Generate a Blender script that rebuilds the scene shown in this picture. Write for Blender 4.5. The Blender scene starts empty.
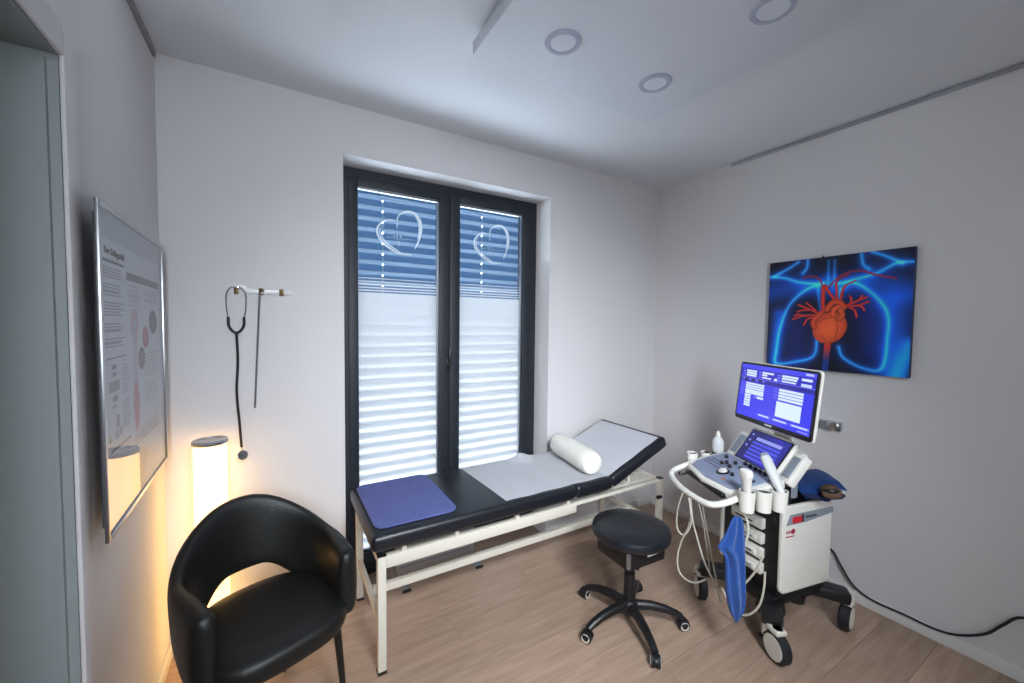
import bpy, bmesh, math, random
import numpy as np
from mathutils import Vector, Matrix

random.seed(7)
sc = bpy.context.scene
COL = sc.collection
PI = math.pi
W, H, YF = 3.059, 2.55, -3.70          # room width, height, front wall

# ------------------------------------------------------------------ camera
CAM = Vector((0.419, -2.1853, 1.4582)); FPX = 397.2243
_yaw, _pit, _rol = .5339, -.0431, .0109
_f = Vector((math.sin(_yaw)*math.cos(_pit), math.cos(_yaw)*math.cos(_pit), math.sin(_pit)))
_r = Vector((math.cos(_yaw), -math.sin(_yaw), 0)); _u = _r.cross(_f)
_r, _u = _r*math.cos(_rol)+_u*math.sin(_rol), _u*math.cos(_rol)-_r*math.sin(_rol)
cam = bpy.data.cameras.new('camera'); cam.sensor_width = 36; cam.lens = FPX/1024*36
cam.clip_start = .02
co = bpy.data.objects.new('camera', cam); COL.objects.link(co)
co.matrix_world = Matrix(((_r.x, _u.x, -_f.x, CAM.x), (_r.y, _u.y, -_f.y, CAM.y), (_r.z, _u.z, -_f.z, CAM.z), (0, 0, 0, 1)))
sc.camera = co

def on(x, y, ax, v):
    """point where the ray of photo pixel (x, y) meets the plane ax = v"""
    d = _f + _r*((x-512)/FPX) + _u*((341.5-y)/FPX)
    i = 'XYZ'.index(ax)
    return CAM + d*((v-CAM[i])/d[i])

# ------------------------------------------------------------------ light
sc.view_settings.view_transform = 'Standard'; sc.view_settings.look = 'None'
sc.view_settings.gamma = 1; sc.view_settings.use_curve_mapping = False
sc.view_settings.exposure = 0.0
world = bpy.data.worlds.new('World'); sc.world = world; world.use_nodes = True
bg = world.node_tree.nodes['Background']
bg.inputs[0].default_value = (.76, .89, 1.0, 1); bg.inputs[1].default_value = 14.0
# added fill light, set in a made-up window behind the camera
al = bpy.data.lights.new('rear_fill_light', 'AREA'); al.shape = 'RECTANGLE'; al.size = .50; al.size_y = .95
al.energy = 19; al.color = (.86, .92, 1.0); al.spread = math.radians(84)
ao = bpy.data.objects.new('rear_fill_light', al); COL.objects.link(ao)
ao.location = (.32, YF-.10, 1.92); ao.rotation_euler = (math.radians(74), 0, math.radians(-24))

# added square fill light behind the camera, tilted towards the couch
cl = bpy.data.lights.new('overhead_fill', 'AREA'); cl.shape = 'SQUARE'; cl.size = .50
cl.energy = 18; cl.color = (.86, .92, 1.0); cl.spread = math.radians(78)
clo = bpy.data.objects.new('overhead_fill', cl); COL.objects.link(clo)
CLP = Vector((.95, -2.75, 2.36)); CLQ = Vector((.70, 2.45, -1.95)).to_track_quat('-Z', 'Y')
clo.location = CLP; clo.rotation_euler = CLQ.to_euler()

# ------------------------------------------------------------------ materials
def lin(c):
    c = np.asarray(c, float)/255.
    return np.where(c <= .04045, c/12.92, ((c+.055)/1.055)**2.4)
MATS = {}
def mat(name, rgb, rough=.5, metal=0, spec=.5, noise=None, bump=None, coat=0, emit=None, sheen=0):
    """rgb is sRGB 0-255; noise = (scale, amount, stretch) ; bump = (scale, strength, stretch)"""
    m = bpy.data.materials.new(name); m.use_nodes = True; MATS[name] = m
    nt = m.node_tree; b = nt.nodes['Principled BSDF']
    c = lin(rgb); b.inputs['Base Color'].default_value = (*c, 1)
    b.inputs['Roughness'].default_value = rough; b.inputs['Metallic'].default_value = metal
    b.inputs['Specular IOR Level'].default_value = spec
    if coat: b.inputs['Coat Weight'].default_value = coat
    if sheen: b.inputs['Sheen Weight'].default_value = sheen
    def tex(scale, stretch):
        tc = nt.nodes.new('ShaderNodeTexCoord'); mp = nt.nodes.new('ShaderNodeMapping')
        mp.inputs['Scale'].default_value = stretch
        nz = nt.nodes.new('ShaderNodeTexNoise'); nz.inputs['Scale'].default_value = scale; nz.inputs['Detail'].default_value = 4
        nt.links.new(tc.outputs['Object'], mp.inputs['Vector']); nt.links.new(mp.outputs[0], nz.inputs['Vector'])
        return nz
    if noise:
        nz = tex(noise[0], noise[2] if len(noise) > 2 else (1, 1, 1))
        r = nt.nodes.new('ShaderNodeValToRGB'); a = noise[1]
        r.color_ramp.elements[0].position = .3; r.color_ramp.elements[1].position = .7
        r.color_ramp.elements[0].color = (*(c*(1-a)), 1); r.color_ramp.elements[1].color = (*np.minimum(c*(1+a), 1), 1)
        nt.links.new(nz.outputs[0], r.inputs[0]); nt.links.new(r.outputs[0], b.inputs['Base Color'])
    if bump:
        nz = tex(bump[0], bump[2] if len(bump) > 2 else (1, 1, 1))
        bp = nt.nodes.new('ShaderNodeBump'); bp.inputs['Strength'].default_value = bump[1]; bp.inputs['Distance'].default_value = .01
        nt.links.new(nz.outputs[0], bp.inputs['Height']); nt.links.new(bp.outputs[0], b.inputs['Normal'])
    if emit:
        b.inputs['Emission Color'].default_value = (*lin(emit[0]), 1); b.inputs['Emission Strength'].default_value = emit[1]
    return m
wall_m = mat('wall_paint', (214, 211, 211), .9, bump=(160, .06, (1, 1, .25)))
ceil_m = mat('ceiling_paint', (222, 224, 228), .9, bump=(120, .03))
trim_m = mat('trim_white', (222, 221, 218), .5)
door_m = mat('door_shade_grey', (146, 152, 151), .45)  # grey lowered to stand in for the shade of the unlit doorway
panel_m = mat('panel_white', (218, 221, 228), .6)
anth_m = mat('anthracite_frame', (25, 31, 40), .55, bump=(400, .02))
steel_m = mat('white_steel', (215, 209, 195), .35, spec=.5)
blk_vinyl = mat('black_vinyl', (22, 25, 32), .38, bump=(220, .05))
blk_leather = mat('black_leather', (17, 18, 17), .47, bump=(90, .07), spec=.45)
blk_plastic = mat('black_plastic', (17, 18, 21), .42)
blk_metal = mat('black_metal', (14, 14, 15), .35)
paper_m = mat('crepe_paper', (246, 246, 250), .9, bump=(70, .15, (1, .3, 1)))
bluepad_m = mat('blue_pad', (84, 92, 146), .8, bump=(200, .1), noise=(25, .06))
bolster_m = mat('bolster_vinyl', (236, 233, 222), .5, bump=(60, .04))
cart_m = mat('cart_white', (226, 223, 214), .4)
cgrey_m = mat('console_grey', (136, 147, 170), .45)
grille_m = mat('grille_grey', (138, 146, 156), .6, bump=(900, .3))
chrome_m = mat('chrome', (210, 212, 215), .14, metal=1)
alu_m = mat('brushed_aluminium', (190, 192, 196), .32, metal=1)
brass_m = mat('brass', (120, 98, 62), .35, metal=.9)
rubber_m = mat('rubber_dark', (22, 24, 30), .6)
hub_m = mat('wheel_white', (214, 210, 198), .5)
cable_m = mat('cable_white', (206, 202, 186), .5)
towel_m = mat('blue_cloth', (26, 76, 150), .9, bump=(240, .35), noise=(9, .18), sheen=.2)
navy_m = mat('navy_cloth', (22, 34, 78), .9, bump=(200, .3))
brown_m = mat('brown_cuff', (86, 62, 48), .7, noise=(14, .5), bump=(120, .2))
red_m = mat('red_label', (205, 28, 38), .5)
crimson_m = mat('crimson_mark', (168, 22, 66), .5)
orange_m = mat('orange_button', (226, 110, 60), .5)
slab_m = mat('subfloor', (52, 42, 36), .8)
acryl_m = mat('clear_acrylic', (222, 222, 222), .2)
mat('heater_foot', (150, 157, 162), .5); heater_m = mat('heater_grey', (150, 148, 146), .5)
stick_m = mat('label_white', (228, 228, 224), .6)
darkprint_m = mat('dark_print', (50, 52, 58), .7)
greyprint_m = mat('grey_print', (120, 124, 132), .7)
tube_grey = mat('steel_grey', (150, 150, 155), .3, metal=.8)
slat_m = mat('blind_slat', (86, 108, 130), .32, metal=.35)
gel_m = mat('gel_bottle', (205, 208, 206), .3)

def floor_material():
    m = bpy.data.materials.new('vinyl_plank'); m.use_nodes = True; nt = m.node_tree; b = nt.nodes['Principled BSDF']
    tc = nt.nodes.new('ShaderNodeTexCoord'); mp = nt.nodes.new('ShaderNodeMapping'); mp.inputs['Scale'].default_value = (1.6, 16, 1)
    oi = nt.nodes.new('ShaderNodeObjectInfo'); ad = nt.nodes.new('ShaderNodeVectorMath'); ad.operation = 'ADD'
    ml = nt.nodes.new('ShaderNodeVectorMath'); ml.operation = 'SCALE'; ml.inputs['Scale'].default_value = 1
    cb = nt.nodes.new('ShaderNodeCombineXYZ'); mu = nt.nodes.new('ShaderNodeMath'); mu.operation = 'MULTIPLY'; mu.inputs[1].default_value = 37
    nt.links.new(oi.outputs['Random'], mu.inputs[0]); nt.links.new(mu.outputs[0], cb.inputs[0]); nt.links.new(mu.outputs[0], cb.inputs[1])
    nt.links.new(tc.outputs['Object'], mp.inputs[0]); nt.links.new(mp.outputs[0], ad.inputs[0]); nt.links.new(cb.outputs[0], ad.inputs[1])
    nz = nt.nodes.new('ShaderNodeTexNoise'); nz.inputs['Scale'].default_value = 2.2; nz.inputs['Detail'].default_value = 7; nz.inputs['Roughness'].default_value = .62; nz.inputs['Distortion'].default_value = .6
    nt.links.new(ad.outputs[0], nz.inputs['Vector'])
    rp = nt.nodes.new('ShaderNodeValToRGB'); e = rp.color_ramp.elements
    e[0].position = .28; e[0].color = (*lin((158, 132, 112)), 1); e[1].position = .72; e[1].color = (*lin((186, 159, 138)), 1)
    nt.links.new(nz.outputs[0], rp.inputs[0])
    hs = nt.nodes.new('ShaderNodeHueSaturation'); mr = nt.nodes.new('ShaderNodeMapRange')
    mr.inputs['To Min'].default_value = .90; mr.inputs['To Max'].default_value = 1.08
    nt.links.new(oi.outputs['Random'], mr.inputs['Value']); nt.links.new(mr.outputs[0], hs.inputs['Value'])
    nt.links.new(rp.outputs[0], hs.inputs['Color']); nt.links.new(hs.outputs[0], b.inputs['Base Color'])
    b.inputs['Roughness'].default_value = .5
    bp = nt.nodes.new('ShaderNodeBump'); bp.inputs['Strength'].default_value = .12; bp.inputs['Distance'].default_value = .004
    nt.links.new(nz.outputs[0], bp.inputs['Height']); nt.links.new(bp.outputs[0], b.inputs['Normal'])
    return m
plank_m = floor_material()

def glass_material(name, tint=(1, 1, 1), refl=.06):
    m = bpy.data.materials.new(name); m.use_nodes = True; nt = m.node_tree; nt.nodes.clear()
    o = nt.nodes.new('ShaderNodeOutputMaterial'); t = nt.nodes.new('ShaderNodeBsdfTransparent'); t.inputs[0].default_value = (*tint, 1)
    g = nt.nodes.new('ShaderNodeBsdfGlossy'); g.inputs['Roughness'].default_value = .02
    fr = nt.nodes.new('ShaderNodeFresnel'); ge = nt.nodes.new('ShaderNodeNewGeometry'); mr = nt.nodes.new('ShaderNodeMapRange')
    mr.inputs['To Min'].default_value = 1.5; mr.inputs['To Max'].default_value = 1/1.5      # same reflectance from either side of the thin pane
    nt.links.new(ge.outputs['Backfacing'], mr.inputs['Value']); nt.links.new(mr.outputs[0], fr.inputs[0])
    mx = nt.nodes.new('ShaderNodeMixShader')
    nt.links.new(fr.outputs[0], mx.inputs[0]); nt.links.new(t.outputs[0], mx.inputs[1]); nt.links.new(g.outputs[0], mx.inputs[2]); nt.links.new(mx.outputs[0], o.inputs[0])
    return m
glass_m = glass_material('window_glass', (.93, .97, 1)); poster_glass = glass_material('poster_glass', (.97, .97, .97))

def film_material(name, keep, tint=(.92, .95, .98)):
    m = bpy.data.materials.new(name); m.use_nodes = True; nt = m.node_tree; nt.nodes.clear()
    o = nt.nodes.new('ShaderNodeOutputMaterial'); t = nt.nodes.new('ShaderNodeBsdfTranslucent'); t.inputs[0].default_value = (*tint, 1)
    r = nt.nodes.new('ShaderNodeBsdfRefraction'); r.inputs['IOR'].default_value = 1.3; r.inputs['Roughness'].default_value = .6; r.inputs[0].default_value = (*tint, 1)
    d = r
    mx = nt.nodes.new('ShaderNodeMixShader'); mx.inputs[0].default_value = keep
    nt.links.new(t.outputs[0], mx.inputs[1]); nt.links.new(d.outputs[0], mx.inputs[2]); nt.links.new(mx.outputs[0], o.inputs[0])
    return m
film_m = film_material('frosted_film', .20, (.46, .43, .42)); etch_m = film_material('etched_white', .30, (.44, .44, .44))

def attr_material(name, rough=.5, emit=0.0):
    m = bpy.data.materials.new(name); m.use_nodes = True; nt = m.node_tree; b = nt.nodes['Principled BSDF']
    a = nt.nodes.new('ShaderNodeAttribute'); a.attribute_name = 'Col'
    b.inputs['Roughness'].default_value = rough
    if emit:
        b.inputs['Base Color'].default_value = (.01, .01, .012, 1)
        nt.links.new(a.outputs['Color'], b.inputs['Emission Color']); b.inputs['Emission Strength'].default_value = emit
    else: nt.links.new(a.outputs['Color'], b.inputs['Base Color'])
    return m
print_m = attr_material('canvas_print', .45); poster_m = attr_material('poster_print', .6); screen_m = attr_material('lit_screen', .15, 1.0)

def emit_material(name, rgb, strength):
    m = bpy.data.materials.new(name); m.use_nodes = True; b = m.node_tree.nodes['Principled BSDF']
    b.inputs['Base Color'].default_value = (.8, .78, .72, 1); b.inputs['Emission Color'].default_value = (*lin(rgb), 1); b.inputs['Emission Strength'].default_value = strength
    return m
lampglow_m = emit_material('lamp_glow', (255, 200, 118), 3.3)

# ------------------------------------------------------------------ mesh helpers
class MB:
    def __init__(s): s.bm = bmesh.new()
    def _add(s, tmp, M=None):
        if M is not None: tmp.transform(M)
        me = bpy.data.meshes.new('tmp'); tmp.to_mesh(me); tmp.free(); s.bm.from_mesh(me); bpy.data.meshes.remove(me)
        return s
    def box(s, lo, hi, bevel=0, seg=2, M=None):
        t = bmesh.new(); bmesh.ops.create_cube(t, size=1)
        lo, hi = Vector(lo), Vector(hi); d = hi-lo
        t.transform(Matrix.Translation((lo+hi)/2) @ Matrix.Diagonal((d.x, d.y, d.z, 1)))
        if bevel: bmesh.ops.bevel(t, geom=t.edges[:], offset=min(bevel, min(abs(v) for v in d)*.49), segments=seg, affect='EDGES', profile=.5)
        return s._add(t, M)
    def bar(s, a, b, w, h, bevel=0):
        a, b = Vector(a), Vector(b); d = b-a; L = d.length
        q = d.to_track_quat('Y', 'Z')
        return s.box((-w/2, -L/2, -h/2), (w/2, L/2, h/2), bevel, 2, Matrix.Translation((a+b)/2) @ q.to_matrix().to_4x4())
    def tube(s, pts, r, seg=8, smooth=0, cap=True):
        pts = [Vector(p) for p in pts]
        if smooth: pts = catmull(pts, smooth)
        n = len(pts); rr = r if callable(r) else (lambda t: r)
        t = bmesh.new(); rings = []; prev = None
        for i, p in enumerate(pts):
            d = (pts[min(i+1, n-1)]-pts[max(i-1, 0)]).normalized()
            if prev is None:
                a = Vector((0, 0, 1)) if abs(d.z) < .9 else Vector((1, 0, 0)); x = d.cross(a).normalized()
            else:
                x = (prev-d*prev.dot(d)).normalized()
            prev = x; y = d.cross(x); R = rr(i/(n-1))
            rings.append([t.verts.new(p+(x*math.cos(2*PI*k/seg)+y*math.sin(2*PI*k/seg))*R) for k in range(seg)])
        for a, b in zip(rings, rings[1:]):
            for k in range(seg): t.faces.new((a[k], a[(k+1) % seg], b[(k+1) % seg], b[k]))
        if cap: t.faces.new(rings[0][::-1]); t.faces.new(rings[-1])
        return s._add(t)
    def lathe(s, prof, seg=24, M=None):
        """prof: (radius, z) from bottom to top"""
        t = bmesh.new(); rings = []
        for r, z in prof:
            if r < 1e-6: rings.append([t.verts.new((0, 0, z))])
            else: rings.append([t.verts.new((r*math.cos(2*PI*k/seg), r*math.sin(2*PI*k/seg), z)) for k in range(seg)])
        for a, b in zip(rings, rings[1:]):
            for k in range(seg):
                k2 = (k+1) % seg
                if len(a) == 1 and len(b) == 1: continue
                if len(a) == 1: t.faces.new((a[0], b[k2], b[k]))
                elif len(b) == 1: t.faces.new((a[k], a[k2], b[0]))
                else: t.faces.new((a[k], a[k2], b[k2], b[k]))
        if len(rings[0]) > 1: t.faces.new(rings[0][::-1])
        if len(rings[-1]) > 1: t.faces.new(rings[-1])
        return s._add(t, M)
    def prism(s, poly, z0, z1, bevel=0, M=None):
        t = bmesh.new(); vs = [t.verts.new((x, y, z0)) for x, y in poly]; f = t.faces.new(vs)
        e = bmesh.ops.extrude_face_region(t, geom=[f]); bmesh.ops.translate(t, verts=[v for v in e['geom'] if isinstance(v, bmesh.types.BMVert)], vec=(0, 0, z1-z0))
        bmesh.ops.recalc_face_normals(t, faces=t.faces[:])
        if bevel:
            ed = [x for x in t.edges if abs(x.verts[0].co.z-x.verts[1].co.z) < 1e-6]
            bmesh.ops.bevel(t, geom=ed, offset=bevel, segments=3, affect='EDGES', profile=.5)
        return s._add(t, M)
    def grid(s, fn, nu, nv, thick=0):
        """surface fn(u,v); with thick a closed slab offset along -normal z"""
        t = bmesh.new(); g = [[t.verts.new(fn(i/nu, j/nv)) for j in range(nv+1)] for i in range(nu+1)]
        for i in range(nu):
            for j in range(nv): t.faces.new((g[i][j], g[i+1][j], g[i+1][j+1], g[i][j+1]))
        if thick: bmesh.ops.solidify(t, geom=t.faces[:], thickness=thick)
        return s._add(t)
    def rings(s, rs, cap=True):
        t = bmesh.new(); R = [[t.verts.new(p) for p in r] for r in rs]; n = len(R[0])
        for a, b in zip(R, R[1:]):
            for k in range(n): t.faces.new((a[k], a[(k+1) % n], b[(k+1) % n], b[k]))
        if cap: t.faces.new(R[0][::-1]); t.faces.new(R[-1])
        bmesh.ops.recalc_face_normals(t, faces=t.faces[:])
        return s._add(t)
    def build(s, name, m, parent=None, smooth=True, subsurf=0, loc=None):
        me = bpy.data.meshes.new(name); s.bm.normal_update(); s.bm.to_mesh(me); s.bm.free()
        me.materials.append(m)
        if smooth:
            me.shade_smooth(); me.set_sharp_from_angle(angle=math.radians(38))
        o = bpy.data.objects.new(name, me); COL.objects.link(o)
        if parent is not None: o.parent = parent
        if loc is not None: o.location = loc
        if subsurf:
            md = o.modifiers.new('subdiv', 'SUBSURF'); md.levels = md.render_levels = subsurf
        return o
def catmull(p, n):
    out = []; q = [p[0]+(p[0]-p[1])]+list(p)+[p[-1]+(p[-1]-p[-2])]
    for i in range(1, len(q)-2):
        for k in range(n):
            t = k/n; a, b, c, d = q[i-1:i+3]
            out.append(.5*((2*b)+(c-a)*t+(2*a-5*b+4*c-d)*t*t+(3*b-a-3*c+d)*t**3))
    return out+[p[-1]]
def roundrect(x0, y0, x1, y1, r, n=5):
    P = []
    for cx, cy, a in ((x1-r, y1-r, 0), (x0+r, y1-r, 90), (x0+r, y0+r, 180), (x1-r, y0+r, 270)):
        for k in range(n+1):
            t = math.radians(a+90*k/n); P.append((cx+r*math.cos(t), cy+r*math.sin(t)))
    return P
def tag(o, label, cat, group=None):
    o['label'] = label; o['category'] = cat
    if group: o['group'] = group
    return o
def thing(name, label, cat, loc=(0, 0, 0), rotz=0, group=None):
    o = bpy.data.objects.new(name, None); COL.objects.link(o); o.location = loc; o.rotation_euler = (0, 0, rotz)
    o.empty_display_size = .05
    return tag(o, label, cat, group)
def struct(o):
    o['kind'] = 'structure'; return o
def struct_empty(name, loc=(0, 0, 0)):
    o = bpy.data.objects.new(name, None); COL.objects.link(o); o.location = loc; return struct(o)
def copy_part(src, parent, loc=None, rot=None):
    c = src.copy(); COL.objects.link(c); c.parent = parent
    if loc is not None: c.location = loc
    if rot is not None: c.rotation_euler = rot
    return c
def print_sheet(name, w, h, nx, ny, fn, m, parent, M=None):
    """flat printed sheet in local XZ (facing -Y), colour fn(u, v) with v down, one flat colour per cell"""
    xs = np.linspace(-w/2, w/2, nx+1); zs = np.linspace(h/2, -h/2, ny+1)
    X, Z = np.meshgrid(xs, zs); V = np.stack([X, 0*X, Z], -1).reshape(-1, 3)
    i = np.arange(nx); j = np.arange(ny); I, J = np.meshgrid(i, j); a = (J*(nx+1)+I).reshape(-1)
    F = np.stack([a, a+nx+1, a+nx+2, a+1], -1)
    me = bpy.data.meshes.new(name); me.from_pydata(V.tolist(), [], F.tolist())
    U, VV = np.meshgrid((i+.5)/nx, (j+.5)/ny)
    col = lin(np.clip(fn(U, VV), 0, 255)).reshape(-1, 3)
    at = me.color_attributes.new('Col', 'FLOAT_COLOR', 'CORNER')
    c4 = np.ones((len(F)*4, 4), np.float32); c4[:, :3] = np.repeat(col, 4, 0)
    at.data.foreach_set('color', c4.ravel())
    me.materials.append(m); me.validate()
    if M is not None: me.transform(M)
    o = bpy.data.objects.new(name, me); COL.objects.link(o); o.parent = parent
    return o
def text_mesh(name, s, size, m, parent, M, depth=.0004):
    cu = bpy.data.curves.new(name, 'FONT'); cu.body = s; cu.size = size; cu.extrude = depth; cu.resolution_u = 3
    t = bpy.data.objects.new(name, cu); COL.objects.link(t)
    dg = bpy.context.evaluated_depsgraph_get(); me = bpy.data.meshes.new_from_object(t.evaluated_get(dg))
    bpy.data.objects.remove(t); bpy.data.curves.remove(cu)
    me.transform(M); me.materials.clear(); me.materials.append(m); me.name = name
    o = bpy.data.objects.new(name, me); COL.objects.link(o); o.parent = parent
    return o

# ================================================================== SETTING
OX0, OX1, OZ1, RD = .714, 1.998, 2.305, .165        # window opening and recess depth
DY0, DY1, DZ = -.845, -1.68, 2.075                    # doorway in the left wall
T = .34
floor = struct(MB().box((-1.0, YF-.3, -.12), (W+.2, T, -.012)).build('floor', slab_m))
pw, pl = .185, 1.22
row = 0; y = .165
while y > YF:
    y0 = max(y-pw, YF); xa, xb = (OX0+.002, OX1-.002) if y > .02 else (0.002, W-.002)
    if y > .02: y0 = 0.0
    x = -random.random()*pl+xa
    while x < xb:
        a, b = max(x, xa), min(x+pl, xb)
        if b-a > .01: MB().box((a+.0007, y0+.0007, -.012), (b-.0007, y-.0007, 0)).build('plank', plank_m, floor, smooth=False)
        x += pl
    y = y0; row += 1

wb = MB()
wb.box((-.3, 0, 0), (OX0, T, H)); wb.box((OX1, 0, 0), (W+.2, T, H)); wb.box((OX0, 0, OZ1), (OX1, T, H))
struct(wb.build('wall_back', wall_m, smooth=False))
wl = MB()
wl.box((-.14, DY0, 0), (0, 0, H)); wl.box((-.14, YF, 0), (0, DY1, H)); wl.box((-.14, DY1, DZ), (0, DY0, H))
struct(wl.build('wall_left', wall_m, smooth=False))
struct(MB().box((W, YF-.2, 0), (W+.2, 0, H)).build('wall_right', wall_m, smooth=False))
FX0, FX1, FZ0, FZ1 = .05, .59, 1.38, 2.46
wf = MB(); wf.box((-.14, YF-.2, 0), (FX0, YF, H)); wf.box((FX1, YF-.2, 0), (W, YF, H)); wf.box((FX0, YF-.2, 0), (FX1, YF, FZ0)); wf.box((FX0, YF-.2, FZ1), (FX1, YF, H))
struct(wf.build('wall_front', wall_m, smooth=False))
struct(MB().box((-1.0, YF-.2, H), (W+.2, T, H+.12)).build('ceiling', ceil_m, smooth=False))
# baseboards
struct(MB().box((W-.012, YF, .0), (W, 0, .062), .003).build('baseboard_right', trim_m))
bb = MB(); bb.box((0.0, -.012, 0), (OX0, 0, .062), .003); bb.box((OX1, -.012, 0), (W-.012, 0, .062), .003)
struct(bb.build('baseboard_back', trim_m))
struct(MB().box((0, DY0+.055, 0), (.012, -.012, .062), .003).build('baseboard_left', trim_m))
# doorway in the left wall: lining, casing and the door leaf behind it, greyed in place of shade
d1 = struct_empty('door_1')
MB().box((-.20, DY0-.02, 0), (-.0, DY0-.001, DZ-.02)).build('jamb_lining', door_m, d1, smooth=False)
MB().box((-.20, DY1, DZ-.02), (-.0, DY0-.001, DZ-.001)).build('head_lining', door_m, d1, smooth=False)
cs = MB(); cs.box((.0005, DY0-.02, 0), (.010, DY0+.05, DZ+.05), .003); cs.box((.0005, DY1, DZ-.02), (.010, DY0-.02, DZ+.05), .003)
cs.build('casing', wall_m, d1)
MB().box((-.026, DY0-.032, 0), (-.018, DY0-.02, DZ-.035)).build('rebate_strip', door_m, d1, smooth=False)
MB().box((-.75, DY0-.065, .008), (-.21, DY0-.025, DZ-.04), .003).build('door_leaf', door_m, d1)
hall = MB(); hall.box((-.9, DY1-.1, 0), (-.80, T, H)); hall.box((-.8, DY0+.001, 0), (-.141, DY0+.1, H)); hall.box((-.8, DY1-.1, 0), (-.141, DY1-.001, H))
struct(hall.build('wall_hallway', wall_m, smooth=False))
# unseen window, added to hold the rear fill light
w2 = struct_empty('added_window')
fr = MB(); fr.box((FX0, YF-.08, FZ0), (FX0+.06, YF-.02, FZ1)); fr.box((FX1-.06, YF-.08, FZ0), (FX1, YF-.02, FZ1)); fr.box((FX0+.06, YF-.08, FZ0), (FX1-.06, YF-.02, FZ0+.06)); fr.box((FX0+.06, YF-.08, FZ1-.06), (FX1-.06, YF-.02, FZ1))
fr.build('frame', anth_m, w2, smooth=False)

# ------------------------------------------------ French window
win = struct_empty('window_1', (0, 0, 0))
yA, yB = RD, RD+.075
fm = MB()
fm.box((OX0, yA, .03), (OX0+.05, yB, OZ1-.05)); fm.box((OX1-.05, yA, .03), (OX1, yB, OZ1-.05)); fm.box((OX0, yA, OZ1-.05), (OX1, yB, OZ1)); fm.box((OX0, yA, 0), (OX1, yB, .03))
fm.build('outer_frame', anth_m, win, smooth=False)
GZ0, GZ1 = .13, 2.208
def sash(x0, x1, g0, g1, dx):
    s = MB(); yS0, yS1 = yA-.006, yB-.01
    s.box((x0, yS0, .035), (g0, yS1, OZ1-.045), .003); s.box((g1, yS0, .035), (x1, yS1, OZ1-.045), .003)
    s.box((g0-.001, yS0, .035), (g1+.001, yS1, GZ0), .003); s.box((g0-.001, yS0, GZ1), (g1+.001, yS1, OZ1-.045), .003)
    so = s.build('sash', anth_m, win)
    bd = MB(); e = .007; yb0, yb1 = yA+.012, yA+.03
    bd.box((g0, yb0, GZ0), (g0+e*.4, yb1, GZ1)); bd.box((g1-e, yb0, GZ0), (g1, yb1, GZ1)); bd.box((g0, yb0, GZ1-e), (g1, yb1, GZ1))
    bd.build('glazing_bead', alu_m, so, smooth=False)
    MB().grid(lambda u, v: (g0+(g1-g0)*u, yA+.031, GZ0+(GZ1-GZ0)*v), 1, 1).build('pane', glass_m, so, smooth=False)
    f = MB(); f.grid(lambda u, v: (g0+.004+(g1-g0-.011)*u, yA+.0285, GZ0+(1.632-GZ0)*v), 1, 1)
    f.build('frosted_film', film_m, so, smooth=False)
    for k, (a, b) in enumerate(((1.640, 1.648), (1.656, 1.664), (1.674, 1.682), (1.692, 1.699), (1.711, 1.716))):
        q = MB(); q.grid(lambda u, v: (g0+.004+(g1-g0-.011)*u, yA+.0285, a+(b-a)*v), 1, 1); q.build('film_stripe', film_m, so, smooth=False)
    # etched heart with a pulse line
    def ribbon(mb, px, w0, w1, off=0):
        P = catmull([on(360+a/8.54, 190+b/8.54, 'Y', yA+.0283)+Vector((dx, 0, 0)) for a, b in px], 6) if len(px) > 2 and not off else [on(360+a/8.54, 190+b/8.54, 'Y', yA+.0283)+Vector((dx, 0, 0)) for a, b in px]
        n = len(P)
        def fn(u, v):
            i = min(int(round(u*(n-1))), n-1); d = (P[min(i+1, n-1)]-P[max(i-1, 0)]); d.y = 0; d.normalize()
            nn = Vector((-d.z, 0, d.x)); t = i/(n-1); w = (w0+(w1-w0)*t)*(math.sin(PI*min(max(t, .06), .94)))**.5
            return P[i]+nn*(w*(v-.5))
        mb.grid(fn, n-1, 1)
    h = MB()
    ribbon(h, [(318, 330), (316, 262), (335, 212), (398, 186), (462, 200), (508, 255), (523, 330), (508, 415), (468, 505)], .008, .018)
    ribbon(h, [(455, 205), (496, 262), (508, 340), (494, 420)], .006, .010)
    ribbon(h, [(322, 268), (255, 256), (186, 276), (146, 335), (160, 402), (214, 466), (282, 516), (340, 542), (440, 552)], .010, .014)
    ribbon(h, [(200, 290), (166, 345), (186, 408), (240, 462), (300, 505), (345, 530)], .005, .012)
    ribbon(h, [(218, 404), (280, 404), (292, 380), (302, 442), (316, 372), (330, 498), (348, 380), (360, 430), (372, 420), (480, 431)], .004, .004, 1)
    h.build('etched_heart_logo', etch_m, so, smooth=False)
    return so
s1 = sash(OX0+.045, 1.349, .810, 1.281, 0)
s2 = sash(1.351, OX1-.045, 1.418, 1.886, .612)
hd = MB(); hd.box((1.329, yA-.016, 1.17), (1.347, yA-.005, 1.24), .003); hd.tube([(1.338, yA-.012, 1.205), (1.338, yA-.045, 1.205)], .006, 8)
hd.box((1.331, yA-.052, 1.19), (1.346, yA-.040, 1.30), .005); hd.build('handle', blk_metal, win)

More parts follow.
